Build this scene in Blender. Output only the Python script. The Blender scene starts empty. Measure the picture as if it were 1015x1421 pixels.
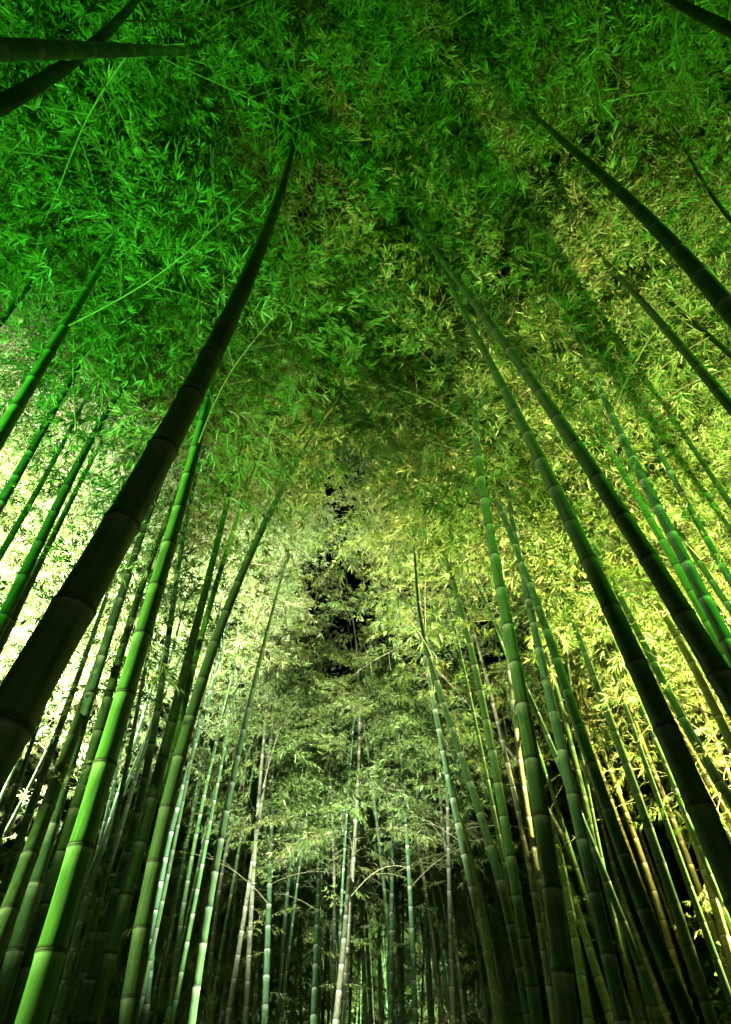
import bpy, math, random
import numpy as np
from mathutils import Vector, Matrix, noise as mnoise

random.seed(7)
RNG = np.random.default_rng(7)
S = bpy.context.scene
C = S.collection
PI = math.pi

# ------------------------------------------------------------------ camera
PITCH = math.radians(49.0)
FPX = 800.0                 # focal length in photograph pixels (1015 x 1421)
EYE = 1.5
cam_d = bpy.data.cameras.new("camera")
cam = bpy.data.objects.new("camera", cam_d)
C.objects.link(cam)
cam.location = (0, 0, EYE)
cam.rotation_euler = (PI / 2 + PITCH, 0, 0)
cam_d.sensor_fit = 'VERTICAL'
cam_d.sensor_height = 36.0
cam_d.lens = FPX / 1421.0 * 36.0
cam_d.clip_start = 0.05
cam_d.clip_end = 500
S.camera = cam
S.render.resolution_x, S.render.resolution_y = 731, 1024

# ------------------------------------------------------------------ night sky and moon
W = bpy.data.worlds.new("World")
S.world = W
W.use_nodes = True
nt = W.node_tree
sky = nt.nodes.new('ShaderNodeTexSky')
sky.sky_type = 'NISHITA'
sky.sun_disc = False
sky.sun_elevation = math.radians(8)
sky.sun_rotation = math.radians(200)
bg = nt.nodes['Background']
nt.links.new(sky.outputs[0], bg.inputs[0])
bg.inputs[1].default_value = 0.0006
moon_d = bpy.data.lights.new("moon", 'SUN')
moon_d.energy = 0.004
moon_d.angle = math.radians(0.5)
moon_d.color = (1, .96, .9)
moon = bpy.data.objects.new("moon", moon_d)
C.objects.link(moon)
moon.rotation_euler = (math.radians(82), 0, math.radians(200))

S.view_settings.view_transform = 'Standard'
S.view_settings.look = 'None'
S.view_settings.exposure = 0.0
S.view_settings.gamma = 1.0
S.view_settings.use_curve_mapping = False
S.render.engine = 'CYCLES'
S.cycles.max_bounces = 2
S.cycles.diffuse_bounces = 1
S.cycles.transmission_bounces = 1
S.cycles.glossy_bounces = 1

# floodlights of the grove and one added fill, each a fixture standing on the ground with its own lamp
#  (x, y, aim point, watts, colour, cone degrees, blend, label)
FLOODS = [
    (-7.2, 7.6, (-6.4, 8.0, 8.0), 250000, (1.08, 1.0, .95), 70, 1.0, "floodlight on the left of the grove below the whitest leaves"),
    (-3.6, 0.9, (-3.3, 1.7, 8.0), 8500, (.13, 1.0, .08), 72, 1.0, "saturated green floodlight on the ground at the near left"),
    (-3.9, 1.0, (-1.75, 2.8, 3.3), 4600, (.80, 1.0, .40), 54, .8, "small lime floodlight turned to the brightest culm"),
    (5.9, 6.3, (3.2, 6.3, 8.0), 64000, (1.0, .82, .32), 72, 1.0, "warm yellow floodlight on the right of the grove"),
    (4.4, 1.0, (3.0, 2.4, 9.0), 6500, (.20, 1.0, .07), 84, 1.0, "green tinted floodlight on the ground at the near right"),
    (-.8, 6.9, (-.9, 9.9, 8.0), 24000, (.97, .97, .84), 66, 1.0, "white floodlight far along the path"),
    (0.3, 3.6, (-.3, 22.0, 5.5), 600, (.95, 1.0, .74), 52, 1.0, "floodlight turned down the path onto the distant culms"),
    (0.2, 15.5, (0.0, 31.0, 7.5), 30000, (.95, 1.0, .70), 70, 1.0, "farthest floodlight at the end of the path"),
    (0.9, -2.2, (0.3, 1.2, 4.0), 60, (.85, 1.0, .45), 120, .9, "dim added fill lamp beside the path behind the viewer"),  # added fill lamp, faintly brightens the fronts of the near dark culms
]


# ------------------------------------------------------------------ helpers
def tag(o, label=None, cat=None, group=None, kind=None):
    if label: o['label'] = label
    if cat: o['category'] = cat
    if group: o['group'] = group
    if kind: o['kind'] = kind
    return o


def link(name, mesh, parent=None):
    o = bpy.data.objects.new(name, mesh)
    C.objects.link(o)
    if parent: o.parent = parent
    return o


def empty(name, loc):
    o = bpy.data.objects.new(name, None)
    C.objects.link(o)
    o.location = loc
    o.empty_display_size = .2
    return o


def mesh_np(name, V, F, mats=(), smooth=False, attrs=None):
    """V (n,3), F (m,k) arrays of equal-sided faces"""
    V = np.asarray(V, dtype=np.float32); F = np.asarray(F, dtype=np.int32)
    me = bpy.data.meshes.new(name)
    me.vertices.add(len(V)); me.vertices.foreach_set('co', V.ravel())
    k = F.shape[1]
    me.loops.add(F.size); me.loops.foreach_set('vertex_index', F.ravel())
    me.polygons.add(len(F))
    me.polygons.foreach_set('loop_start', np.arange(0, F.size, k, dtype=np.int32))
    if smooth: me.polygons.foreach_set('use_smooth', np.ones(len(F), dtype=bool))
    for m in mats: me.materials.append(m)
    for an, dom, data in (attrs or []):
        a = me.attributes.new(an, 'FLOAT', dom)
        a.data.foreach_set('value', np.asarray(data, dtype=np.float32).ravel())
    me.update(calc_edges=True)
    return me


def ray(u, v):
    cx, cy = (u - 507.5) / FPX, (710.5 - v) / FPX
    return np.array([cx, math.cos(PITCH) - math.sin(PITCH) * cy, math.sin(PITCH) + math.cos(PITCH) * cy])


def project(P):
    P = np.asarray(P, dtype=float).reshape(-1, 3) - np.array([0, 0, EYE])
    f = P[:, 1] * math.cos(PITCH) + P[:, 2] * math.sin(PITCH)
    up = -P[:, 1] * math.sin(PITCH) + P[:, 2] * math.cos(PITCH)
    ff = np.where(f > .01, f, .01)
    return 507.5 + P[:, 0] / ff * FPX, 710.5 - up / ff * FPX, f


# ------------------------------------------------------------------ materials
def nodes_of(name):
    m = bpy.data.materials.new(name)
    m.use_nodes = True
    t = m.node_tree
    return m, t, t.nodes['Principled BSDF'], t.nodes['Material Output']


def ramp(t, stops, fac=None):
    n = t.nodes.new('ShaderNodeValToRGB')
    e = n.color_ramp.elements
    while len(e) < len(stops): e.new(.5)
    for el, (p, c) in zip(e, stops):
        el.position = p
        el.color = (*c, 1) if len(c) == 3 else c
    if fac is not None: t.links.new(fac, n.inputs[0])
    return n


def mix(t, mode, fac, a, b):
    n = t.nodes.new('ShaderNodeMix'); n.data_type = 'RGBA'; n.blend_type = mode
    for s, v in ((n.inputs[0], fac), (n.inputs[6], a), (n.inputs[7], b)):
        if isinstance(v, (int, float)): s.default_value = v
        elif isinstance(v, tuple): s.default_value = (*v, 1)
        else: t.links.new(v, s)
    return n.outputs[2]


def leaf_material(name, young, old, dry):
    m, t, b, out = nodes_of(name)
    at = t.nodes.new('ShaderNodeAttribute'); at.attribute_name = 'tint'
    oi = t.nodes.new('ShaderNodeObjectInfo')
    ad = t.nodes.new('ShaderNodeMath'); ad.operation = 'MULTIPLY_ADD'
    ad.inputs[1].default_value = .45
    t.links.new(oi.outputs['Random'], ad.inputs[0])
    mu = t.nodes.new('ShaderNodeMath'); mu.operation = 'MULTIPLY'; mu.inputs[1].default_value = .55
    t.links.new(at.outputs['Fac'], mu.inputs[0]); t.links.new(mu.outputs[0], ad.inputs[2])
    r = ramp(t, [(0, old), (.5, young), (.86, tuple(.6 * y + .4 * d for y, d in zip(young, dry))), (1, dry)], ad.outputs[0])
    df = t.nodes.new('ShaderNodeBsdfDiffuse'); t.links.new(r.outputs[0], df.inputs[0])
    tr = t.nodes.new('ShaderNodeBsdfTranslucent')
    hs = mix(t, 'MULTIPLY', 1.0, r.outputs[0], (1.25, 1.35, .75))
    t.links.new(hs, tr.inputs[0])
    gl = t.nodes.new('ShaderNodeBsdfGlossy'); gl.inputs['Roughness'].default_value = .45
    gl.inputs[0].default_value = (.5, .5, .5, 1)
    ms = t.nodes.new('ShaderNodeMixShader'); ms.inputs[0].default_value = .38
    t.links.new(df.outputs[0], ms.inputs[1]); t.links.new(tr.outputs[0], ms.inputs[2])
    m2 = t.nodes.new('ShaderNodeMixShader'); m2.inputs[0].default_value = .05
    t.links.new(ms.outputs[0], m2.inputs[1]); t.links.new(gl.outputs[0], m2.inputs[2])
    t.links.new(m2.outputs[0], out.inputs[0])
    return m


def culm_material(name, c1, c2, powder, seam, rough=.34):
    """bamboo skin: lengthwise fibres, blotches, waxy powder under each node, dark seam on the node"""
    m, t, b, out = nodes_of(name)
    tc = t.nodes.new('ShaderNodeTexCoord')
    mp = t.nodes.new('ShaderNodeMapping'); mp.inputs['Scale'].default_value = (60, 60, 1.6)
    t.links.new(tc.outputs['Object'], mp.inputs[0])
    n1 = t.nodes.new('ShaderNodeTexNoise'); n1.inputs['Scale'].default_value = 1.0; n1.inputs['Detail'].default_value = 3
    t.links.new(mp.outputs[0], n1.inputs[0])
    n2 = t.nodes.new('ShaderNodeTexNoise'); n2.inputs['Scale'].default_value = 4.5; n2.inputs['Detail'].default_value = 5
    t.links.new(tc.outputs['Object'], n2.inputs[0])
    base = mix(t, 'MIX', n2.outputs[0], c1, c2)
    r1 = ramp(t, [(.28, (.55, .55, .55)), (.5, (.95, .95, .95)), (.72, (1.25, 1.25, 1.25))], n1.outputs[0])
    base = mix(t, 'MULTIPLY', 1.0, base, r1.outputs[0])
    # blotches of lichen and scuffs
    n3 = t.nodes.new('ShaderNodeTexNoise'); n3.inputs['Scale'].default_value = 17; n3.inputs['Detail'].default_value = 4
    t.links.new(tc.outputs['Object'], n3.inputs[0])
    r3 = ramp(t, [(.62, (0, 0, 0)), (.74, (1, 1, 1))], n3.outputs[0])
    base = mix(t, 'MIX', mix(t, 'MULTIPLY', 1.0, r3.outputs[0], (.35, .35, .35)), base, powder)
    # dark algae streaks that start under the nodes, and fine scratches
    mq = t.nodes.new('ShaderNodeMapping'); mq.inputs['Scale'].default_value = (26, 26, 2.2)
    t.links.new(tc.outputs['Object'], mq.inputs[0])
    n4 = t.nodes.new('ShaderNodeTexNoise'); n4.inputs['Scale'].default_value = 1; n4.inputs['Detail'].default_value = 6; n4.inputs['Roughness'].default_value = .7
    t.links.new(mq.outputs[0], n4.inputs[0])
    r4 = ramp(t, [(.52, (0, 0, 0)), (.72, (.8, .8, .8))], n4.outputs[0])
    base = mix(t, 'MIX', r4.outputs[0], base, tuple(.35 * a + .3 * b for a, b in zip(c2, seam)))
    at = t.nodes.new('ShaderNodeAttribute'); at.attribute_name = 'along'
    rp = ramp(t, [(0.0, (0, 0, 0)), (.72, (0, 0, 0)), (.90, (.6, .6, .6)), (.965, (1.3, 1.3, 1.3)), (.985, (0, 0, 0))], at.outputs['Fac'])
    rn = ramp(t, [(.35, (.25, .25, .25)), (.6, (.95, .95, .95))], n3.outputs[0])
    base = mix(t, 'MIX', mix(t, 'MULTIPLY', 1.0, rp.outputs[0], rn.outputs[0]), base, powder)
    rs = ramp(t, [(0, (1, 1, 1)), (.018, (.8, .8, .8)), (.05, (0, 0, 0)), (.97, (0, 0, 0)), (.985, (1, 1, 1))], at.outputs['Fac'])
    base = mix(t, 'MIX', rs.outputs[0], base, seam)
    t.links.new(base, b.inputs['Base Color'])
    b.inputs['Roughness'].default_value = rough
    rr = ramp(t, [(.3, (rough - .06,) * 3), (.7, (rough + .2,) * 3)], n2.outputs[0])
    t.links.new(rr.outputs[0], b.inputs['Roughness'])
    b.inputs['Specular IOR Level'].default_value = .4
    bp = t.nodes.new('ShaderNodeBump'); bp.inputs['Strength'].default_value = .18; bp.inputs['Distance'].default_value = .004
    t.links.new(n1.outputs[0], bp.inputs['Height']); t.links.new(bp.outputs[0], b.inputs['Normal'])
    return m


def plain(name, c1, c2, scale, rough=.8, metal=0.0, bump=0.0):
    m, t, b, out = nodes_of(name)
    n = t.nodes.new('ShaderNodeTexNoise'); n.inputs['Scale'].default_value = scale; n.inputs['Detail'].default_value = 6
    tc = t.nodes.new('ShaderNodeTexCoord'); t.links.new(tc.outputs['Object'], n.inputs[0])
    r = ramp(t, [(.3, c1), (.7, c2)], n.outputs[0])
    t.links.new(r.outputs[0], b.inputs['Base Color'])
    b.inputs['Roughness'].default_value = rough; b.inputs['Metallic'].default_value = metal
    if bump:
        bp = t.nodes.new('ShaderNodeBump'); bp.inputs['Strength'].default_value = bump; bp.inputs['Distance'].default_value = .03
        t.links.new(n.outputs[0], bp.inputs['Height']); t.links.new(bp.outputs[0], b.inputs['Normal'])
    return m


M_LEAF = leaf_material("bamboo_leaf", (.080, .145, .030), (.045, .105, .020), (.20, .17, .055))
M_LEAF2 = leaf_material("shrub_leaf", (.05, .12, .025), (.025, .07, .015), (.09, .12, .03))
M_CULM = {
    'g': culm_material("green_culm", (.075, .24, .035), (.055, .17, .030), (.16, .34, .11), (.012, .022, .008)),
    't': culm_material("bluish_green_culm", (.07, .155, .072), (.048, .105, .048), (.30, .38, .28), (.012, .022, .012)),
    'p': culm_material("pale_weathered_culm", (.15, .17, .10), (.10, .115, .068), (.34, .36, .27), (.04, .045, .03), .5),
    'y': culm_material("yellowed_culm", (.19, .18, .07), (.12, .13, .045), (.42, .40, .26), (.05, .045, .02), .4),
    'm': culm_material("muted_green_culm", (.065, .155, .045), (.045, .10, .03), (.22, .30, .18), (.010, .02, .008), .42),
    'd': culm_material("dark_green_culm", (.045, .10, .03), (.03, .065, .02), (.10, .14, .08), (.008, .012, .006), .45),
}
M_RING = {
    'g': plain("green_node", (.03, .075, .018), (.015, .035, .01), 40, .6),
    't': plain("bluish_node", (.10, .15, .09), (.02, .04, .02), 40, .6),
    'p': plain("pale_node", (.25, .26, .18), (.08, .09, .06), 40, .6),
    'y': plain("yellow_node", (.33, .30, .15), (.10, .09, .04), 40, .6),
    'm': plain("muted_node", (.03, .06, .02), (.012, .025, .008), 40, .6),
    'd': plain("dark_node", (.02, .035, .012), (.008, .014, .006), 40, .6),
}
M_TWIG = plain("twig_bark", (.07, .09, .03), (.13, .13, .06), 8, .6)

M_TWIG2 = plain("pale_twig_bark", (.24, .26, .10), (.34, .34, .17), 8, .6)

# ------------------------------------------------------------------ leaves and sprays
def leaf_arrays(base, direc, up, L, wd, tint, droop=.25):
    """lanceolate folded leaf, 6 vertices, 4 triangles"""
    d = direc / np.linalg.norm(direc)
    s = np.cross(d, up); s /= (np.linalg.norm(s) + 1e-9)
    n = np.cross(s, d)
    g = np.array([0, 0, -1.0])
    p0 = base
    p1 = base + d * L * .35 + g * droop * L * .08
    p3 = base + d * L + g * droop * L * .5
    e1 = s * wd * .5; f1 = n * wd * .16
    V = [p0, p1 + e1 + f1, p1 - f1 * .6, p1 - e1 + f1, p3]
    F = [(0, 1, 2), (0, 2, 3), (1, 4, 2), (2, 4, 3)]
    return V, F, [tint] * 5


def tube_arrays(pts, radii, sides=5):
    pts = np.asarray(pts, float)
    T = np.gradient(pts, axis=0); T /= np.linalg.norm(T, axis=1)[:, None] + 1e-9
    ref = np.array([1.0, 0, 0]) if abs(T[0][0]) < .8 else np.array([0, 1.0, 0])
    V = []
    for p, tt, r in zip(pts, T, radii):
        a = np.cross(tt, ref); a /= np.linalg.norm(a); b = np.cross(tt, a)
        for k in range(sides):
            q = 2 * PI * k / sides
            V.append(p + r * (math.cos(q) * a + math.sin(q) * b))
    F = []
    for i in range(len(pts) - 1):
        for k in range(sides):
            k2 = (k + 1) % sides
            F.append((i * sides + k, i * sides + k2, (i + 1) * sides + k2, (i + 1) * sides + k))
    return V, F


def unit(a):
    return a / (np.linalg.norm(a) + 1e-9)


def spray_arrays(rng, length, nside, leaf=.15, up_bias=.0):
    """A leafy bamboo bough along +X, drooping at the tip. returns leaf V,F,tint and twig polylines"""
    V, F, T, twigs = [], [], [], []
    axis = []
    for i in range(6):
        s = i / 5
        axis.append(np.array([length * s, .05 * math.sin(3 * s + rng.uniform(0, 6)), length * (.10 * s - .30 * s * s)]))
    twigs.append((axis, .006))
    for j in range(nside):
        s = .18 + .82 * (j + rng.uniform(0, .6)) / nside
        s = min(s, 1)
        k = min(int(s * 5), 4); f = s * 5 - k
        p = axis[k] * (1 - f) + axis[k + 1] * f
        side = 1 if j % 2 else -1
        ang = side * rng.uniform(.35, 1.15)
        L = length * rng.uniform(.18, .42) * (1.15 - .5 * s)
        d = np.array([math.cos(ang), math.sin(ang), rng.uniform(-.35, .30)])
        d = unit(d)
        q = p + d * L + np.array([0, 0, -.12 * L])
        twigs.append(([p, (p + q) / 2 + np.array([0, 0, .03 * L]), q], .0028))
        for g in range(rng.integers(2, 5)):
            gp = p + (q - p) * (1 - .28 * g)
            nl = rng.integers(3, 7)
            fan = unit(d * .7 + rng.normal(0, .35, 3) + np.array([0, 0, -.35 + up_bias]))
            for l in range(nl):
                spread = (l - (nl - 1) / 2) * rng.uniform(.30, .5)
                side_v = unit(np.cross(fan, rng.normal(0, 1, 3) * .5 + np.array([0, 0, 1.0])))
                ld = unit(fan * math.cos(spread) + side_v * math.sin(spread) + rng.normal(0, .14, 3))
                lv, lf, lt = leaf_arrays(gp, ld, unit(rng.normal(0, .55, 3) + np.array([0, 0, 1.0])),
                                         leaf * rng.uniform(.6, 1.15), leaf * rng.uniform(.10, .15), rng.random(), rng.uniform(.1, .5))
                o = len(V)
                V += lv; T += lt
                F += [(a + o, b + o, c + o) for a, b, c in lf]
    return V, F, T, twigs


def spray_mesh(name, rng, length, nside, leaf, mat):
    V, F, T, tw = spray_arrays(rng, length, nside, leaf)
    mi = [0] * len(F)
    for pts, r in tw:
        tv, tf = tube_arrays(pts, np.linspace(r, r * .35, len(pts)), 3)
        o = len(V); V += tv; T += [0] * len(tv)
        for a, b, c, d in tf:
            F += [(a + o, b + o, c + o), (a + o, c + o, d + o)]; mi += [1, 1]
    me = mesh_np(name, V, F, (mat, M_TWIG), attrs=[('tint', 'POINT', T)])
    me.polygons.foreach_set('material_index', np.array(mi, dtype=np.int32))
    return me


# ------------------------------------------------------------------ ground
def ground():
    n = 90
    xs = np.sign(np.linspace(-1, 1, n)) * np.abs(np.linspace(-1, 1, n)) ** 2.2 * 220
    V = []
    for y in xs:
        for x in xs:
            h = .05 * mnoise.noise(Vector((x * .8, y * .8, 0))) + .03 * mnoise.noise(Vector((x * 3, y * 3, 4)))
            off = max(0, abs(x - .2) - 1.4)
            h += .12 * min(off, 3) / 3
            V.append((x, y, h - .06))
    F = [(j * n + i, j * n + i + 1, (j + 1) * n + i + 1, (j + 1) * n + i) for j in range(n - 1) for i in range(n - 1)]
    m = plain("leaf_litter", (.035, .026, .014), (.085, .065, .035), 9, .95, 0, .8)
    tag(link('ground', mesh_np('ground', V, F, (m,), True)), kind='structure')
    ys = np.linspace(-12, 60, 73)
    V, F = [], []
    for i, y in enumerate(ys):
        for k, x in enumerate((-1.1, -.4, .4, 1.1)):
            V.append((x + .2 + .12 * math.sin(y * .35 + k * .2), y, .055 + .01 * (k in (1, 2))))
    for i in range(len(ys) - 1):
        for k in range(3):
            F.append((i * 4 + k, i * 4 + k + 1, i * 4 + k + 5, i * 4 + k + 4))
    m = plain("path_gravel", (.10, .09, .075), (.17, .155, .13), 30, .9, 0, .5)
    tag(link('path', mesh_np('path', V, F, (m,), True)), kind='structure')


ground()

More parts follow.
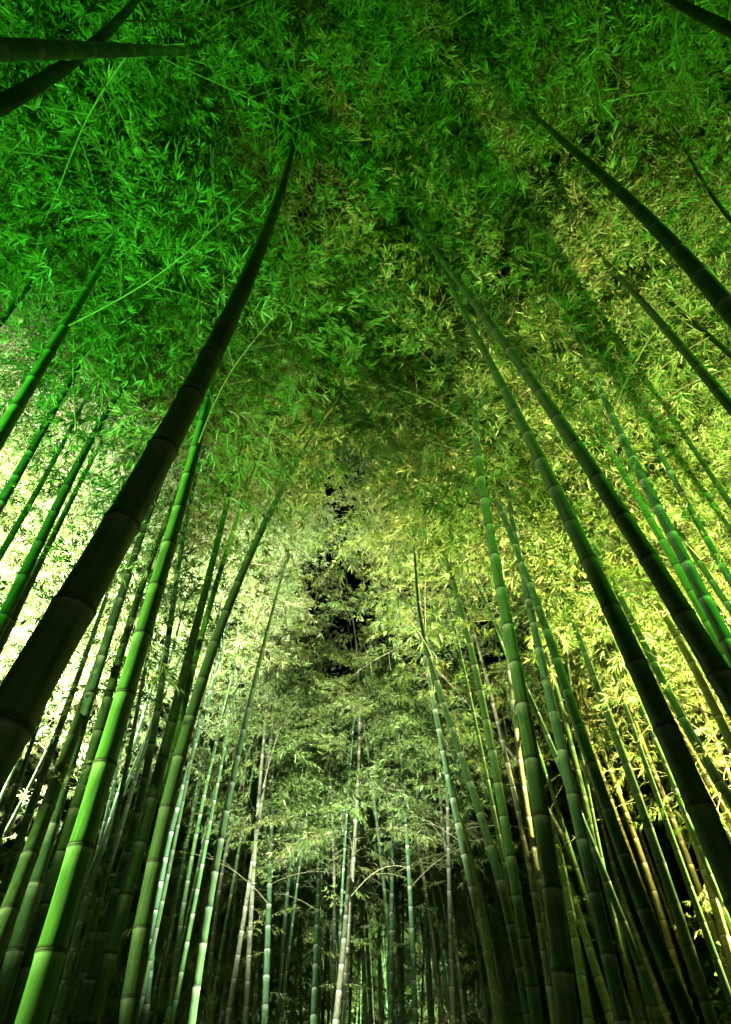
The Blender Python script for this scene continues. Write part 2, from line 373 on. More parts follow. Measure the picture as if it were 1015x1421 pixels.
# ------------------------------------------------------------------ the bamboo culms
#  (width px at the first point, kind, points bottom -> top in the photograph, options, label)
LG, RG, CG, FG = ("bamboo culms on the left of the path", "bamboo culms on the right of the path",
                  "slender bamboo culms at the far end of the path", "culms reaching in overhead")
CULMS = [
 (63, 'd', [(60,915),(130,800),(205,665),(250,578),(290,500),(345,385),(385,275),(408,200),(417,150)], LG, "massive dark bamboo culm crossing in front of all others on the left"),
 (23, 't', [(7,1370),(36,1275),(63,1184),(83,1103),(102,1031),(136,945),(166,832),(186,771),(206,716),(225,670),(240,630)], LG, "pale jade culm just left of the brightest green culm"),
 (40, 'g', [(60,1360),(92,1251),(119,1153),(143,1067),(163,991),(190,920),(205,857),(225,797),(250,696),(268,636),(285,570),(293,530)], LG, "brightest apple green bamboo culm, thickest of the lit ones on the left"),
 (26, 'd', [(0,1300),(34,1204),(64,1130),(98,1030),(125,955),(150,880)], LG, "dark olive culm half hidden behind the pale jade culm at the left edge"),
 (19, 'm', [(50,1300),(73,1228),(102,1143),(119,1075),(135,1025),(151,947),(176,882),(211,781),(228,730)], LG, "shaded green culm seen between the jade culm and the brightest culm"),
 (13, 't', [(0,1245),(30,1163),(51,1102),(81,1008),(108,945),(153,812),(170,760)], LG, "grey green culm leaning out from behind the massive dark culm's foot"),
 (6, 'd', [(0,1170),(40,1092),(68,1038),(90,985)], LG, "thinnest dark culm at the left edge below the massive dark culm"),
 (11, 't', [(76,1421),(85,1363),(102,1306),(125,1228),(146,1177),(163,1116),(183,1042),(200,981),(220,930),(232,880)], LG, "slim grey green culm just right of the brightest green culm"),
 (13, 't', [(165,1220),(183,1170),(195,1116),(207,1058),(217,1001),(226,947),(234,887),(241,812),(251,751),(261,701),(281,646),(306,570),(321,530)], LG, "pale ringed culm rising right of the brightest culm and bending right at its top"),
 (23, 'm', [(129,1421),(135,1380),(151,1312),(168,1248),(185,1187),(203,1130),(218,1075),(234,1025),(249,977),(259,940),(269,897),(286,817),(302,741),(322,666),(342,600)], LG, "sturdy mid green culm in the middle of the left group"),
 (12, 'g', [(225,1130),(234,1086),(242,1042),(254,991),(262,945),(281,867),(301,817),(327,731),(352,661),(372,596),(402,535),(412,505)], LG, "long slim green culm crossing the sturdy mid green culm near its middle"),
 (26, 'd', [(176,1421),(186,1363),(196,1299),(210,1238),(222,1184),(229,1130),(237,1072),(251,1025),(264,984),(281,940),(296,907),(322,847),(347,781),(372,716),(402,656),(427,610),(447,585)], LG, "dark culm with a bright left edge that bends right towards the centre"),
 (9, 't', [(210,1330),(237,1150),(251,1109),(268,1048),(281,998),(298,940),(312,880)], LG, "faint grey green culm just behind the dark bending culm"),
 (8, 'm', [(234,1421),(244,1340),(252,1279),(261,1228),(274,1143),(288,1086),(301,1025),(318,957),(342,862),(350,820)], LG, "thin plain culm left of the upright dark green one"),
 (14, 'd', [(264,1421),(278,1340),(288,1279),(298,1211),(312,1143),(324,1075),(339,1008),(352,945),(372,867),(397,792),(412,721)], LG, "nearly upright dark green culm with a thin straight top left of the dark gap"),
 (7, 'p', [(290,1421),(298,1262),(308,1211),(319,1165),(334,1097),(345,1045),(367,962),(378,920)], LG, "whitish dead looking culm leaning beside the upright dark green one"),
 (19, 'g', [(0,606),(35,545),(78,480),(100,432),(133,382)], LG, "thickest culm at the upper left edge, under the greenest leaves"),
 (13, 't', [(0,701),(15,676),(50,611),(90,545),(126,470),(138,452)], LG, "ringed blue green culm, second below the greenest leaves at the left edge"),
 (9, 'd', [(0,772),(30,716),(60,661),(106,586),(143,500)], LG, "thin dark culm against the whitest leaves at the left edge"),
 (17, 'd', [(0,868),(15,835),(45,775),(75,712),(104,652),(131,603),(166,545)], LG, "dark culm of the touching pair below the whitest leaves"),
 (11, 'p', [(8,880),(23,848),(52,790),(82,728),(112,668),(138,620)], LG, "lighter ringed culm of the touching pair below the whitest leaves"),
 (10, 'd', [(0,447),(30,407),(70,357),(106,301)], FG, "thin dark culm with white powdered nodes at the upper left edge"),
 (29, 't', [(0,69),(60,69),(110,69),(166,70),(210,70),(246,71)], FG, "culm lying level across the top left corner"),
 (24, 'd', [(0,147),(30,128),(60,106),(110,80),(150,45),(176,15)], FG, "dark culm passing behind the level one in the top left corner"),
 (27, 't', [(1015,432),(957,372),(907,311),(857,261),(806,216),(776,191),(746,166),(736,153)], FG, "thick slate grey culm at the upper right edge"),
 (15, 'd', [(1015,565),(932,470),(917,447),(872,397),(831,352),(796,319)], FG, "dark culm running parallel below the thick slate grey one at right"),
 (6, 'd', [(1010,301),(977,246),(947,201),(927,166),(922,140)], FG, "thin dark culm above the thick slate grey one at right"),
 (16, 'd', [(1015,42),(990,30),(967,18)], FG, "dark culm tip in the top right corner"),
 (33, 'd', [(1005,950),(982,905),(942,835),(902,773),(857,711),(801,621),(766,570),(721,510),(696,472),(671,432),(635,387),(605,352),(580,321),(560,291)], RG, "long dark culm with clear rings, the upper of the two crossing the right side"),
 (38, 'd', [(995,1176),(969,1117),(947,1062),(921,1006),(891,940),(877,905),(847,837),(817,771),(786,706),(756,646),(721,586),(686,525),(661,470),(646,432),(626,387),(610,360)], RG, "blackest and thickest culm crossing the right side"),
 (31, 'm', [(791,1421),(780,1365),(769,1302),(762,1243),(755,1176),(751,1117),(743,1062),(732,995),(721,945),(708,887),(696,822),(683,766),(676,711),(666,651),(661,596),(661,545)], RG, "thickest green culm standing in the middle of the right group"),
 (22, 't', [(865,1421),(847,1328),(832,1272),(821,1221),(810,1176),(799,1117),(788,1066),(773,1006),(758,945),(746,902),(731,832),(721,766),(713,721),(706,681),(701,661)], RG, "blue green culm next right of the thickest green culm"),
 (24, 't', [(958,1421),(935,1365),(913,1309),(895,1265),(876,1221),(858,1169),(839,1106),(821,1058),(803,1006),(785,950),(766,902),(751,852),(736,812)], RG, "second blue green culm from the thickest green culm, slanting to the bottom right"),
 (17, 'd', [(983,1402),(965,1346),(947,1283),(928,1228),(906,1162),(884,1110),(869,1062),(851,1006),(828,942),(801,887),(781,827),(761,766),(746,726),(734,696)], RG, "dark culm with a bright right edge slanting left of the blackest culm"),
 (15, 't', [(721,1339),(710,1283),(699,1235),(684,1187),(670,1140),(655,1095),(640,1055),(629,1015),(615,970),(604,943),(590,882),(580,822)], RG, "smooth pale blue culm curving at the left of the right group"),
 (18, 'm', [(747,1421),(740,1365),(729,1309),(718,1254),(706,1191),(695,1132),(688,1069),(681,1014),(667,942),(651,887),(631,822),(611,756),(595,716),(590,701)], RG, "green culm with pale rings just left of the thickest green culm"),
 (10, 'p', [(758,1346),(747,1254),(736,1191),(721,1139),(710,1095),(699,1047),(688,995),(680,947),(668,907),(654,862),(643,822),(636,792)], RG, "greyish thin culm tangled with the pale ringed green culm"),
 (10, 'p', [(766,1328),(755,1272),(743,1199),(738,1147),(725,1088),(716,1014),(710,945),(703,872),(697,797),(696,721),(698,621),(701,586)], RG, "straight pale thin culm touching the thickest green culm's left side"),
 (12, 'd', [(891,1421),(876,1346),(862,1295),(847,1235),(832,1184),(817,1132),(803,1080),(784,1025),(775,970),(761,900),(746,850),(728,810),(705,750)], RG, "shaded culm squeezed between the two blue green culms"),
 (7, 'p', [(806,1221),(788,1176),(766,1125),(740,1088),(714,1060),(690,1020)], RG, "short cream pole leaning behind the thickest green culm"),
 (8, 'y', [(916,1300),(895,1243),(876,1191),(858,1136),(839,1080),(814,1014),(800,960),(785,900)], RG, "cream lit culm, left one of the close bright pair at lower right"),
 (10, 'y', [(930,1312),(910,1247),(891,1191),(869,1125),(847,1069),(825,1014),(808,955),(793,905)], RG, "cream lit culm, right one of the close bright pair at lower right"),
 (10, 'y', [(1002,1328),(987,1283),(969,1232),(950,1180),(936,1139),(913,1088),(891,1025),(876,985)], RG, "yellowish ringed culm right of the dark bright edged culm, the thinner of two"),
 (13, 'y', [(1013,1324),(998,1272),(984,1228),(969,1180),(954,1136),(936,1088),(922,1050)], RG, "brighter yellowish ringed culm at the lower right corner, the thicker of two"),
 (14, 't', [(1015,1112),(1002,1090),(980,1055),(957,1015),(932,968),(912,932),(892,887),(872,850)], RG, "blue green culm of the pair right of the blackest culm"),
 (8, 'y', [(1015,1140),(1000,1110),(975,1070),(950,1025),(925,980),(900,935)], RG, "cream culm of the pair right of the blackest culm"),
 (9, 'p', [(1015,1169),(988,1115),(961,1062),(945,1025)], RG, "pale thin culm peeping out right of the blackest culm"),
 (13, 'y', [(1015,1032),(991,977),(968,938),(950,902),(927,862)], RG, "sand coloured culm at the right edge beneath the long ringed culm"),
 (7, 'y', [(1015,1084),(995,1036),(976,984),(962,950)], RG, "thin sand coloured culm at the right edge, lowest there"),
 (19, 't', [(1015,902),(998,867),(967,812),(937,751),(907,691),(877,636),(847,570),(822,515)], RG, "thickest blue green culm against the yellow leaves at the right edge"),
 (14, 'g', [(1002,900),(977,852),(952,807),(927,766),(902,721),(877,676),(847,626),(825,590)], RG, "green culm touching the left side of the one against yellow leaves"),
 (10, 't', [(1015,807),(977,741),(947,686),(922,641),(897,591),(867,535),(837,480),(815,440)], RG, "long thin culm drawn cleanly across the yellow green leaves at right"),
 (9, 'm', [(1015,847),(987,807),(962,766),(932,721),(902,671)], RG, "thin green culm between the clean drawn one and the thickest blue green one"),
 (8, 'd', [(1015,701),(977,646),(942,591),(920,560)], RG, "thin leafy culm at the right edge above the clean drawn one"),
 (8, 'd', [(1015,493),(987,470),(960,445)], RG, "thin dark culm at the right edge below the slate grey one's foot"),
 (13, 't', [(700,1421),(678,1333),(663,1277),(648,1202),(637,1146),(626,1090),(611,1015),(595,942),(583,872),(575,817)], RG, "teal culm running alongside the smooth pale blue one on its left"),
 (7, 'y', [(615,1421),(607,1352),(596,1277),(588,1210),(577,1150),(564,1082)], CG, "brownish culm right of the centre with its top in lit leaves"),
 (8, 'p', [(629,1421),(626,1314),(624,1240),(622,1165),(621,1090)], CG, "straight pale culm standing alone against the dark gap right of centre"),
 (8, 't', [(577,1421),(571,1277),(566,1180),(562,1120)], CG, "dim green culm left of the brownish one"),
 (8, 't', [(542,1421),(543,1277),(545,1165)], CG, "plain green culm between the centre pair and the brownish one"),
 (6, 'd', [(508,1421),(504,1296),(498,1202)], CG, "black silhouetted culm just right of the glowing leaves"),
 (5, 'd', [(515,1421),(513,1314),(506,1232)], CG, "thinner black silhouette right of the first one by the glowing leaves"),
 (6, 't', [(529,1421),(527,1330),(525,1250)], CG, "dim culm right of the black silhouettes"),
 (8, 'p', [(476,1421),(480,1314),(485,1258),(490,1202),(494,1150),(498,1101),(500,1040),(497,950),(494,900),(492,870)], CG, "tall pale culm at the centre with forked branches, right of two"),
 (9, 'p', [(466,1421),(474,1340),(480,1277),(485,1217),(488,1160)], CG, "stout grey culm at the centre, left of the forked one"),
 (6, 'p', [(462,1421),(465,1258),(463,1202),(461,1120)], CG, "whitest thin culm left of the centre pair"),
 (7, 't', [(388,1421),(390,1352),(397,1258),(405,1195),(412,1127)], CG, "grey culm standing apart left of the centre, top leaning right"),
 (8, 'p', [(341,1421),(345,1333),(349,1258),(352,1183),(362,1108),(367,1015)], CG, "tall whitish ringed culm, right one of the pale pair left of centre"),
 (8, 'p', [(315,1421),(332,1314),(341,1258),(356,1165),(362,1120)], CG, "whitish leaning culm, left one of the pale pair left of centre"),
 (10, 't', [(367,1421),(375,1277),(377,1150)], CG, "dark green upright culm right of the pale pair"),
 (9, 't', [(435,1421),(442,1258),(444,1183)], CG, "olive culm left of the whitest thin culm"),
 (5, 't', [(322,1421),(330,1314),(336,1240),(343,1176)], CG, "thread thin culm left of the pale pair"),
 (6, 't', [(352,1421),(362,1277),(365,1225)], CG, "thin green culm between the pale pair and the dark green upright one"),
 (5, 'd', [(600,1421),(596,1320),(590,1221)], CG, "thin dark culm just right of the dim green one"),
 (6, 'd', [(558,1421),(551,1300),(549,1220)], CG, "thin black culm between the plain green one and the dim green one"),
 (14, 'd', [(692,1421),(681,1339),(662,1235),(640,1143),(630,1100)], CG, "dark green culm rising right of the lone pale one"),
 (7, 'd', [(677,1421),(662,1309),(640,1199),(634,1150)], CG, "thin dark culm closest right of the lone pale one"),
 (7, 'd', [(703,1421),(677,1265),(647,1125)], CG, "thin shaded culm left of the pale blue curving one's foot"),
 (15, 'm', [(817,1421),(810,1346),(795,1272),(777,1199),(765,1130)], RG, "short seen green culm hugging the right of the thickest green culm's foot"),
 (15, 'm', [(850,1421),(839,1376),(817,1309),(791,1235),(775,1180)], RG, "dark green culm between the thickest green and the first blue green one near the bottom"),
 (8, 't', [(854,1421),(828,1339),(803,1258),(785,1200)], RG, "thin culm with glinting nodes at the bottom of the right group"),
 (8, 'p', [(899,1339),(880,1291),(858,1221),(845,1170)], RG, "weathered thin culm behind the second blue green culm's foot"),
 (9, 't', [(913,1421),(899,1365),(880,1309),(865,1262)], RG, "thin shiny teal culm left of the second blue green culm's foot"),
 (5, 'y', [(858,1232),(839,1154),(817,1077),(805,1035)], RG, "thinnest yellow culm left of the close bright pair"),
 (5, 'y', [(915,1230),(895,1176),(880,1121),(870,1085)], RG, "thinnest yellow culm between the bright pair and the dark bright edged culm"),
]


def dia(z, d0):
    return d0 * max(.14, 1 - (max(z, 0) / 11.5) ** 1.6)


class Path:
    pass


def solve(width, pts, kind):
    d0 = .105 if width > 9 else (.09 if width > 6 else .075)
    if width > 90: d0 = .125
    u, v = pts[0]
    r = ray(u, v); hz = math.hypot(r[0], r[1])
    z = 3.0
    for _ in range(30):
        s = dia(z, d0) * FPX / width
        z = .5 * z + .5 * (EYE + s * r[2])
    D0 = s * hz; z0 = EYE + s * r[2]
    rt = ray(*pts[-1]); tt = rt[2] / math.hypot(rt[0], rt[1])
    zt = EYE + D0 * tt
    Ht = min(max(zt, 5.6), 11.5 if len(pts) == 10 and pts[0] == (476,1421) else 9.6)
    Dt = (Ht - EYE) / tt
    out = []
    for (u, v) in pts:
        r = ray(u, v); h = math.hypot(r[0], r[1]); te = r[2] / h
        lo, hi = z0 - .3, Ht + .3
        for _ in range(50):
            mzz = .5 * (lo + hi)
            f = min(max((mzz - z0) / max(Ht - z0, .1), 0), 1.05)
            D = D0 + (Dt - D0) * f ** 1.4
            if D * te - (mzz - EYE) > 0: lo = mzz
            else: hi = mzz
        zz = .5 * (lo + hi); D = (zz - EYE) / te
        out.append((r[0] / h * D, r[1] / h * D, zz))
    P = np.array(out)
    P = P[np.argsort(P[:, 2])]
    n = len(P)
    deg = 3 if n >= 7 else (2 if n >= 4 else 1)
    wts = np.ones(n); wts[0] = wts[-1] = 2
    zc = P[:, 2].mean(); zs = max(np.ptp(P[:, 2]), .5)
    cx = np.polyfit((P[:, 2] - zc) / zs, P[:, 0], deg, w=wts)
    cy = np.polyfit((P[:, 2] - zc) / zs, P[:, 1], deg, w=wts)
    q = Path(); q.d0 = d0; q.z0 = P[0, 2]; q.zt = P[-1, 2]
    def ev(z):
        t = (z - zc) / zs
        return np.array([np.polyval(cx, t), np.polyval(cy, t)])
    dlo = np.clip((ev(q.z0 + .05) - ev(q.z0)) / .05, -.8, .8)
    dhi = np.clip((ev(q.zt) - ev(q.zt - .05)) / .05, -.8, .8)
    def pos(z):
        if z < q.z0:
            dz = z - q.z0
            k = ev(q.z0) + dlo * dz * .85
        elif z > q.zt:
            k = ev(q.zt) + dhi * (z - q.zt) * 1.1
        else:
            k = ev(z)
        return np.array([k[0], k[1], z])
    q.pos = pos
    q.top = q.zt + 2.6
    return q


RING = None


def ring_mesh(mat):
    sides = 20
    prof = [(1.0, -1.0), (1.045, -.45), (1.06, -.1), (1.02, .0), (1.05, .12), (1.07, .45), (1.0, 1.0)]
    V, F = [], []
    for r, z in prof:
        for k in range(sides):
            a = 2 * PI * k / sides
            V.append((r * math.cos(a), r * math.sin(a), z))
    for i in range(len(prof) - 1):
        for k in range(sides):
            k2 = (k + 1) % sides
            F.append((i * sides + k, i * sides + k2, (i + 1) * sides + k2, (i + 1) * sides + k))
    return mesh_np('node_ring', V, F, (mat,), True)


RINGM = {k: ring_mesh(m) for k, m in M_RING.items()}

# crown meshes shared by the culms
def crown_mesh(i):
    rng = np.random.default_rng(100 + i)
    V, F, T = [], [], []
    for k in range(26):
        sv, sf, st, _ = spray_arrays(rng, rng.uniform(.8, 1.3), 9, .15)
        A = np.array(sv)
        az = rng.uniform(0, 2 * PI); tl = rng.uniform(-.5, .35)
        Rz = np.array(Matrix.Rotation(az, 3, 'Z') @ Matrix.Rotation(-tl, 3, 'Y'))
        zz = rng.uniform(-.2, 2.8)
        rr = rng.uniform(.05, .5)
        A = A @ Rz.T + np.array([math.cos(az) * rr, math.sin(az) * rr, zz])
        o = len(V); V += list(A); T += st
        F += [(a + o, b + o, c + o) for a, b, c in sf]
    return mesh_np('crown', V, F, (M_LEAF,), attrs=[('tint', 'POINT', T)])


CROWNS = [crown_mesh(i) for i in range(5)]


def branch_mesh(i):
    rng = np.random.default_rng(40 + i)
    L = rng.uniform(1.1, 1.7)
    pts = [np.array([L * s, .06 * math.sin(4 * s + i), L * (.75 * s - .42 * s * s)]) for s in np.linspace(0, 1, 9)]
    V, F = tube_arrays(pts, np.linspace(.008, .0025, 9), 5)
    for j in range(5):
        s = .35 + .13 * j
        k = int(s * 8)
        p = pts[k]; sd = 1 if j % 2 else -1
        q = p + np.array([.28, sd * .3, .05]) * rng.uniform(.7, 1.3)
        tv, tf = tube_arrays([p, (p + q) / 2 + np.array([0, 0, .03]), q], [.0032, .0026, .0015], 4)
        # pad: same quads
        o = len(V); V += tv; F += [tuple(a + o for a in f) for f in tf]
    return mesh_np('branch', V, F, (M_TWIG,), True)


BRANCHES = [branch_mesh(i) for i in range(4)]


SMALL = [spray_mesh('bough', np.random.default_rng(700 + i), 1.0, 7, .15, M_LEAF) for i in range(4)]


def D_OF(q):
    p = q.pos(q.zt); return math.hypot(p[0], p[1])


def build_culm(width, kind, q, group, label, rng, leafy=True):
    k0 = kind[0]
    big = width >= 15
    sides = 28 if width > 30 else (18 if width >= 12 else 10)
    inter = .33 if q.d0 > .1 else .30
    # node heights
    nodes = []; z = .1
    while z < q.top:
        nodes.append(z)
        z += inter * rng.uniform(.9, 1.1) * (.62 + .38 * min(z / 1.2, 1)) * (1 if z < 8 else .9)
    base = q.pos(0)
    root = tag(empty('bamboo', (float(base[0]), float(base[1]), 0)), label, 'bamboo', group)
    V, F, A = [], [], []
    prof = [(0, 1.035), (.02, 1.05), (.05, 1.005), (.18, .985), (.5, .975), (.8, .99), (.94, 1.01), (.975, 1.05), (.99, 1.03)]
    rings = [(-.05, 1.0, .5)]
    for i in range(len(nodes) - 1):
        for a, m in prof:
            rings.append((nodes[i] + a * (nodes[i + 1] - nodes[i]), m, a))
    for (zz, m, a) in rings:
        p = q.pos(zz) - base
        t = q.pos(zz + .03) - q.pos(zz - .03); t = unit(t)
        r = dia(zz, q.d0) * .5 * m
        if zz > q.top - 1.2: r *= max(.3, (q.top - zz) / 1.2)
        e1 = unit(np.cross(t, np.array([0, 1.0, 0]))); e2 = np.cross(t, e1)
        for k in range(sides):
            w = 2 * PI * k / sides
            V.append(p + r * (math.cos(w) * e1 + math.sin(w) * e2)); A.append(a)
    for i in range(len(rings) - 1):
        for k in range(sides):
            k2 = (k + 1) % sides
            F.append((i * sides + k, (i + 1) * sides + k, (i + 1) * sides + k2, i * sides + k2))
    link('culm', mesh_np('culm', V, F, (M_CULM[k0],), True, [('along', 'POINT', A)]), root)
    if big:
        for zz in nodes[1:]:
            if zz > q.zt + .3: break
            P = q.pos(zz); u, v, f = project(P)
            if not (-80 < u[0] < 1095 and -60 < v[0] < 1480 and f[0] > 0): continue
            t = Vector(q.pos(zz + .03) - q.pos(zz - .03)).normalized()
            o = link('node_ring', RINGM[k0], root)
            o.rotation_mode = 'QUATERNION'
            o.rotation_quaternion = t.to_track_quat('Z', 'Y')
            o.location = Vector(P - base)
            r = dia(zz, q.d0) * .5
            o.scale = (r * 1.005, r * 1.005, .0085)
    if leafy:
        for j in range(7):
            zz = q.zt - .15 - 2.3 * (j / 6) ** 1.3 if D_OF(q) > 2.6 else q.zt + .1 + .12 * j
            o = link('bough', SMALL[int(rng.integers(4))], root)
            o.location = q.pos(zz) - base
            o.rotation_euler = (rng.normal(0, .3), rng.uniform(-.5, .3), rng.uniform(0, 2 * PI))
            s = rng.uniform(.45, .8) * (1 - .3 * j / 6); o.scale = (s, s, s)
        hi = [zz for zz in nodes if zz > q.zt - 1.4]
        for j, zz in enumerate(hi[1:6:2] if base[1] < 3 else hi[:2]):
            o = link('branch', BRANCHES[int(rng.integers(4))], root)
            p = q.pos(zz) - base
            o.location = p
            o.rotation_euler = (0, rng.uniform(-.3, .35), rng.uniform(0, 2 * PI))
            s = rng.uniform(.6, 1.1); o.scale = (s, s, s)
        o = link('crown', CROWNS[int(rng.integers(5))], root)
        o.location = q.pos(q.zt + (1.3 if D_OF(q) < 2.6 else 0)) - base
        dv = q.pos(q.zt + 1) - q.pos(q.zt)
        o.rotation_mode = 'QUATERNION'
        o.rotation_quaternion = Vector(dv).to_track_quat('Z', 'Y')
    return root


rng = np.random.default_rng(5)
ENDS = []
for width, kind, pts, group, label in CULMS:
    q = solve(width, pts, kind)
    root = build_culm(width, kind, q, group, label, rng)
    e = q.pos(q.zt); ENDS.append((e[0], e[1], q.zt + (1.3 if math.hypot(e[0], e[1]) < 2.6 else .2)))
    if label.startswith('massive dark'): GIANT = (root, q)
    if 'forked branches' in label: CENTRE = (root, q)
ENDS = np.array(ENDS)

q = Path(); q.d0 = .11; q.z0 = 0; q.zt = 7.6; q.top = 10.0
q.pos = lambda z: np.array([4.9 - .02 * z, 5.25 - .02 * z, z])
build_culm(10, 't', q, RG, "straight culm at the right edge whose shadow falls across the canopy", rng)

second = []
while len(second) < 26:
    sd = -1 if len(second) % 2 else 1
    az = math.radians(sd * rng.uniform(11, 40)); D = rng.uniform(6.5, 11)
    x, y = D * math.sin(az), D * math.cos(az)
    if any((x - a) ** 2 + (y - b) ** 2 < .35 for a, b in second): continue
    second.append((x, y))
    k = 'mdmt'[int(rng.integers(4))]
    q = Path(); q.d0 = rng.uniform(.06, .085); q.z0 = 0; q.zt = rng.uniform(7.2, 8.4); q.top = q.zt + 1.6
    lx, ly = rng.normal(0, .04), rng.normal(0, .04); b2 = rng.normal(0, .006, 2)
    q.pos = lambda z, x=x, y=y, lx=lx, ly=ly, b2=b2: np.array([x + lx * z + b2[0] * z * z, y + ly * z + b2[1] * z * z, z])
    nm = {'m': 'muted green', 'd': 'dark', 't': 'grey green'}[k]; sn = 'left' if sd < 0 else 'right'
    build_culm(6, k, q, "%s thin culms of the second row on the %s" % (nm, sn),
               "%s thin straight culm in the second row on the %s, behind the thick ones" % (nm, sn), rng, leafy=False)

# more slender culms far down the grove
def far_culm(x, y, kind, width):
    q = Path(); q.d0 = rng.uniform(.05, .095); q.z0 = 0; q.zt = rng.uniform(6.8, 8); q.top = q.zt + 2
    lx, ly = rng.normal(0, .03), rng.normal(0, .03); b = rng.normal(0, .006, 2)
    q.pos = lambda z, x=x, y=y: np.array([x + lx * z + b[0] * z * z, y + ly * z + b[1] * z * z, z])
    return q


KN = {'m': 'muted green', 'g': 'green', 't': 'grey green', 'p': 'whitish', 'd': 'dark'}
used = []
for i in range(2500):
    if len(used) >= 230: break
    y = rng.uniform(11, 30); x = (rng.uniform(-.7, .7) if len(used) % 2 else rng.normal(0, .2)) * y
    if abs(x - .1) < .45 and y < 22: continue
    if any((x - a) ** 2 + (y - b) ** 2 < .3 for a, b in used): continue
    used.append((x, y))
    side = 'left' if x < 0 else 'right'
    k = 'mtpmmd'[int(rng.integers(6))]
    fn = 'nearer' if y < 22 else 'farther'
    build_culm(5, k, far_culm(x, y, k, 5), "%s slender culms in the %s rows of the stand on the %s" % (KN[k], fn, side),
               "%s slender culm in the %s rows of the dim distant stand on the %s" % (KN[k], fn, side), rng, leafy=False)

# ------------------------------------------------------------------ the leaf canopy
spray_col = bpy.data.collections.new('leaf_spray_kinds')
NS = 8
for i in range(NS):
    r_ = np.random.default_rng(300 + i)
    me = spray_mesh('leaf_spray', r_, r_.uniform(1.1, 1.6), 20, .145, M_LEAF)
    spray_col.objects.link(bpy.data.objects.new('leaf_spray_%d' % i, me))


def scatter(name, P, R, Sc, col, nk, label):
    P = np.asarray(P, np.float32)
    me = bpy.data.meshes.new(name)
    me.vertices.add(len(P)); me.vertices.foreach_set('co', P.ravel())
    a = me.attributes.new('rot', 'FLOAT_VECTOR', 'POINT'); a.data.foreach_set('vector', np.asarray(R, np.float32).ravel())
    a = me.attributes.new('size', 'FLOAT', 'POINT'); a.data.foreach_set('value', np.asarray(Sc, np.float32))
    a = me.attributes.new('pick', 'INT', 'POINT'); a.data.foreach_set('value', RNG.integers(0, nk, len(P)).astype(np.int32))
    o = link(name, me)
    g = bpy.data.node_groups.new(name + '_nodes', 'GeometryNodeTree')
    g.interface.new_socket('Geometry', in_out='INPUT', socket_type='NodeSocketGeometry')
    g.interface.new_socket('Geometry', in_out='OUTPUT', socket_type='NodeSocketGeometry')
    gi = g.nodes.new('NodeGroupInput'); go = g.nodes.new('NodeGroupOutput')
    ci = g.nodes.new('GeometryNodeCollectionInfo'); ci.inputs[0].default_value = col
    ci.inputs['Separate Children'].default_value = True; ci.inputs['Reset Children'].default_value = True
    ip = g.nodes.new('GeometryNodeInstanceOnPoints'); ip.inputs['Pick Instance'].default_value = True
    def na(nm, ty):
        n = g.nodes.new('GeometryNodeInputNamedAttribute'); n.data_type = ty; n.inputs[0].default_value = nm
        return n.outputs[0]
    g.links.new(gi.outputs[0], ip.inputs['Points']); g.links.new(ci.outputs[0], ip.inputs['Instance'])
    g.links.new(na('pick', 'INT'), ip.inputs['Instance Index'])
    g.links.new(na('rot', 'FLOAT_VECTOR'), ip.inputs['Rotation'])
    g.links.new(na('size', 'FLOAT'), ip.inputs['Scale'])
    g.links.new(ip.outputs[0], go.inputs[0])
    md = o.modifiers.new('scatter', 'NODES'); md.node_group = g
    return tag(o, label, 'foliage', kind='stuff')


# thin pale branches fanning from the upper nodes of the massive dark culm
_root, _q = GIANT
for (zz, targets) in ((_q.zt - .25, [(365,172),(318,192)]), (_q.zt - .6, [(350,245),(285,300)]), (_q.zt - .45, [(480,195),(600,172)]),
                      (_q.zt - .9, [(430,255),(462,305)]), (_q.zt - .1, [(392,110),(378,45)])):
    p0 = _q.pos(zz)
    pts = [p0]
    for k, (u, v) in enumerate(targets):
        rr = ray(u, v); t = (zz + .22 * (k + 1) - EYE) / rr[2]
        pts.append(np.array([rr[0] * t, rr[1] * t, zz + .22 * (k + 1)]))
    P3 = np.array(pts); fine = []
    for sk in np.linspace(0, 1, 9):
        fine.append((1 - sk) ** 2 * P3[0] + 2 * sk * (1 - sk) * (2 * P3[1] - .5 * P3[0] - .5 * P3[2]) + sk * sk * P3[2])
    base0 = _q.pos(0)
    Vb, Fb = tube_arrays([f - base0 for f in fine], np.linspace(.008, .003, 9), 6)
    for k in (3, 5, 6):
        f0 = fine[k] - base0
        f1 = f0 + np.array([rng.uniform(-.3, .3), rng.uniform(-.35, .1), -.12])
        tv, tf = tube_arrays([f0, (f0 + f1) / 2 + np.array([0, 0, .03]), f1], [.0045, .0035, .002], 5)
        o_ = len(Vb); Vb += tv; Fb += [tuple(a + o_ for a in f) for f in tf]
    link('branch', mesh_np('branch', Vb, Fb, (M_TWIG,), True), _root)

# pale layered boughs all along the tall forked culm at the centre
_root, _q = CENTRE
_kinds = list(spray_col.objects)
for i in range(120):
    t_ = (i / 119) ** .85
    z_ = 4.6 + (_q.zt - 4.4) * t_
    az_ = i * 2.4 + rng.normal(0, .4)
    off = rng.uniform(.05, 1.25) * (1.15 - .55 * t_)
    o = link('bough', _kinds[i % NS].data, _root)
    pz = _q.pos(z_) - _q.pos(0)
    o.location = (pz[0] + math.cos(az_) * off, pz[1] + math.sin(az_) * off, z_ + .35 * off + rng.normal(0, .1))
    o.rotation_euler = (rng.normal(0, .2), rng.uniform(-.05, .35), az_)
    sc = rng.uniform(.5, .85); o.scale = (sc, sc, sc)


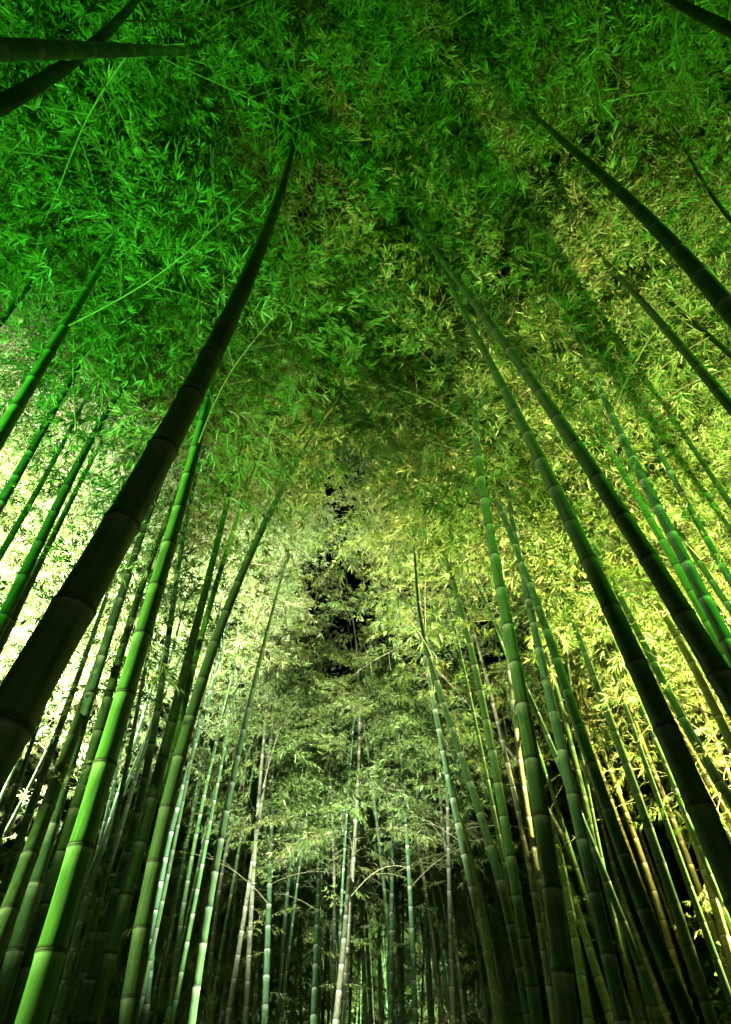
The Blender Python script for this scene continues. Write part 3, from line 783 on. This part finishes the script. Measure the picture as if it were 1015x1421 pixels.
def base_height(x, y):
    d2 = (ENDS[:, 0] - x) ** 2 + (ENDS[:, 1] - y) ** 2 + .15
    w = d2 ** -1.5
    w0 = .02
    return (np.dot(w, ENDS[:, 2]) + w0 * 7.0) / (w.sum() + w0)


HOLES = [(492,830,44,56),(512,862,26,26),(446,790,18,32),(470,650,34,26),(485,720,22,40),(462,905,30,34),(430,860,14,26),
         (690,385,34,44),(672,410,26,26),(758,222,36,34),(745,245,26,26),(640,1140,44,36),(60,545,1,1),
         (545,545,18,14),(455,455,14,16),(505,655,20,10),(380,440,12,12)]


def in_hole(u, v):
    for hx, hy, a, b in HOLES:
        n = 1 + .45 * mnoise.noise(Vector((u * .03, v * .03, hx)))
        if ((u - hx) / a / n) ** 2 + ((v - hy) / b / n) ** 2 < 1: return True
    return False


def canopy(name, n, xr, yr, label, dens=lambda x, y: 1.0, depth=3.5, seed=1):
    rg = np.random.default_rng(seed)
    P, R, Sc = [], [], []
    tries = 0
    while len(P) < n and tries < n * 12:
        tries += 1
        x = rg.uniform(*xr); y = rg.uniform(*yr)
        D = math.hypot(x, y)
        if rg.random() > dens(x, y): continue
        cl = mnoise.noise(Vector((x * .55, y * .55, 3.3)))
        if rg.random() > .8 + .5 * cl: continue
        h = base_height(x, y) + .7 * mnoise.noise(Vector((x * .4, y * .4, 9.1))) + .3
        if D > 14: h = h * .8 + 6.4 * .2
        z = h + depth * rg.random() ** 1.35
        p = (x, y, z)
        u, v, f = project(p)
        if f[0] < .5 or not (-200 < u[0] < 1215 and -200 < v[0] < 1500): continue
        az = rg.uniform(0, 2 * PI)
        if D < 16:
            tips = [(p[0] + k * math.cos(az), p[1] + k * math.sin(az), p[2] - .1 * k) for k in (.45, .95)]
            tu, tv_, _ = project(tips)
            if in_hole(u[0], v[0]) or in_hole(tu[0], tv_[0]) or in_hole(tu[1], tv_[1]): continue
        elif in_hole(u[0], v[0]): continue
        P.append(p)
        R.append((rg.normal(0, .35), rg.normal(.05, .35), az))
        Sc.append(rg.uniform(.66, 1.0) * (1.0 if D < 4.5 else .70))
    print(name, len(P), tries)
    return scatter(name, P, R, Sc, spray_col, NS, label)


canopy('canopy_foliage', 10000, (-9, 9), (-1.5, 9), "dense bamboo leaf canopy closing overhead above the near culms", seed=1)
canopy('canopy_foliage', 15000, (-26, 26), (9, 34), "lit bamboo leaf canopy farther along the path beyond the near culms", seed=2, depth=3.8)
canopy('canopy_foliage', 2800, (-20, -9), (0, 9), "bamboo leaf canopy at the far left, whitened by the floodlight", seed=3)
canopy('canopy_foliage', 2800, (9, 20), (0, 9), "bamboo leaf canopy at the far right, yellow in the floodlight", seed=4)


def thicket():
    rg = np.random.default_rng(11)
    P, R, Sc = [], [], []
    for i in range(6500):
        a = rg.uniform(-.95, .95); D = rg.uniform(27, 36)
        x, y = D * math.sin(a), D * math.cos(a)
        z = rg.uniform(.2, 11.5)
        if mnoise.noise(Vector((x * .3, y * .3, z * .5))) < -.12: continue
        P.append((x, y, z)); R.append((rg.normal(0, .4), rg.normal(.1, .4), rg.uniform(0, 2 * PI))); Sc.append(rg.uniform(1, 1.6))
    scatter('thicket', P, R, Sc, spray_col, NS, "dim leafy thicket closing the far end behind all the culms")


thicket()


def lower_foliage():
    """drooping side boughs and young shoots under the main canopy"""
    rg = np.random.default_rng(21)
    P, R, Sc = [], [], []
    for i in range(24000):
        x = rg.uniform(-22, 20); y = rg.uniform(6, 27)
        D = math.hypot(x, y)
        lat = abs(x - .1)
        if D < 11 or lat < .5 + .03 * y: continue
        if math.hypot(x + 7.3, y - 7.3) < 4 or math.hypot(x - 4.6, y - 7.0) < 5: continue
        z = rg.uniform(.10 * D if rg.random() < .85 else .8, 7.6)
        c = mnoise.noise(Vector((x * .5, y * .5, z * .8)))
        lim = -.10 if x < 0 else .04
        if c < lim + .25 * max(0, (3.5 - z) / 3.5): continue
        P.append((x, y, z)); R.append((rg.normal(0, .4), rg.normal(.1, .4), rg.uniform(0, 2 * PI))); Sc.append(rg.uniform(.5, .85))
    print('lower', len(P))
    scatter('lower_foliage', P, R, Sc, spray_col, NS, "shaded drooping boughs between the distant culms below the canopy")


lower_foliage()


# ------------------------------------------------------------------ shrubs at the lower right
def shrub(x, y, h, rad, n, label, seed):
    rg = np.random.default_rng(seed)
    root = tag(empty('leafy_shrub', (x, y, 0)), label, 'shrub', "shrubs under the culms at lower right")
    V, F = [], []
    LV, LF, LT = [], [], []
    for k in range(14):
        a = rg.uniform(0, 2 * PI); l = rg.uniform(.2, 1) * rad
        top = np.array([math.cos(a) * l, math.sin(a) * l, h * rg.uniform(.65, 1)])
        pts = [np.array([0, 0, 0]) + top * np.array([s ** 1.6, s ** 1.6, s]) for s in np.linspace(0, 1, 6)]
        tv, tf = tube_arrays(pts, np.linspace(.02, .005, 6), 5)
        o = len(V); V += tv; F += [tuple(i + o for i in f) for f in tf]
        for j in range(n // 14):
            s = rg.uniform(.35, 1) ** .7
            p = top * np.array([s ** 1.6, s ** 1.6, s]) + rg.normal(0, .16, 3)
            lv, lf, lt = leaf_arrays(p, unit(rg.normal(0, 1, 3) + np.array([0, 0, -.3])), unit(rg.normal(0, .4, 3) + np.array([0, 0, 1.])),
                                     rg.uniform(.06, .11), rg.uniform(.03, .045), rg.random(), .3)
            o = len(LV); LV += lv; LT += lt; LF += [tuple(i + o for i in f) for f in lf]
    link('stem', mesh_np('stem', V, F, (M_TWIG,), True), root)
    link('foliage', mesh_np('foliage', LV, LF, (M_LEAF2,), attrs=[('tint', 'POINT', LT)]), root)


shrub(3.55, 5.3, 3.0, 1.0, 2600, "small leaved shrub at the foot of the bright pair in the lower right", 1)
shrub(6.0, 8.3, 3.6, 1.1, 2600, "shrub with a few glowing leaves in the bottom right corner", 2)
shrub(4.6, 9.0, 3.4, 1.4, 2600, "dark shrub behind the others at the lower right", 3)


# ------------------------------------------------------------------ the floodlights
M_HOUS = plain("black_housing", (.02, .02, .02), (.035, .035, .035), 20, .45, .6)


def emis(name, col, s):
    m, t, b, out = nodes_of(name)
    b.inputs['Base Color'].default_value = (.8, .8, .8, 1)
    b.inputs['Emission Color'].default_value = (*col, 1)
    b.inputs['Emission Strength'].default_value = s
    return m


def box(V, F, c, s):
    o = len(V)
    for dx in (-1, 1):
        for dy in (-1, 1):
            for dz in (-1, 1):
                V.append((c[0] + dx * s[0] / 2, c[1] + dy * s[1] / 2, c[2] + dz * s[2] / 2))
    for f in ((0, 1, 3, 2), (4, 6, 7, 5), (0, 4, 5, 1), (2, 3, 7, 6), (0, 2, 6, 4), (1, 5, 7, 3)):
        F.append(tuple(i + o for i in f))


for i, (x, y, aim, watts, col, cone, blend, label) in enumerate(FLOODS):
    root = tag(empty('floodlight', (x, y, .05)), label, 'floodlight', "floodlights hidden among the culms")
    d = (Vector(aim) - Vector((x, y, .35))).normalized()
    head = Vector((0, 0, .30))
    qt = d.to_track_quat('Z', 'Y')
    V, F = [], []
    box(V, F, (0, 0, -.10), (.34, .26, .12)); 
    for k in range(6): box(V, F, (-.13 + .052 * k, 0, -.19), (.012, .22, .05))
    box(V, F, (0, .136, -.02), (.34, .012, .05)); box(V, F, (0, -.136, -.02), (.34, .012, .05))
    box(V, F, (.176, 0, -.02), (.012, .284, .05)); box(V, F, (-.176, 0, -.02), (.012, .284, .05))
    o = link('housing', mesh_np('housing', V, F, (M_HOUS,)), root); o.location = head; o.rotation_mode = 'QUATERNION'; o.rotation_quaternion = qt
    V, F = [], []; box(V, F, (0, 0, -.034), (.33, .25, .008))
    o = link('lens', mesh_np('lens', V, F, (emis('lamp_glass', col, 8),)), root); o.location = head; o.rotation_mode = 'QUATERNION'; o.rotation_quaternion = qt
    V, F = [], []
    box(V, F, (-.20, 0, .15), (.012, .04, .34)); box(V, F, (.20, 0, .15), (.012, .04, .34)); box(V, F, (0, 0, -.015), (.41, .12, .012))
    link('bracket', mesh_np('bracket', V, F, (M_HOUS,)), root)
    L = bpy.data.lights.new('floodlight_lamp', 'SPOT')
    L.energy = watts; L.color = col; L.spot_size = math.radians(cone); L.spot_blend = blend; L.shadow_soft_size = .07
    lo = bpy.data.objects.new('floodlight_lamp', L); C.objects.link(lo)
    lo.parent = root; lo.location = head + d * .02
    lo.rotation_mode = 'QUATERNION'; lo.rotation_quaternion = (-d).to_track_quat('Z', 'Y')
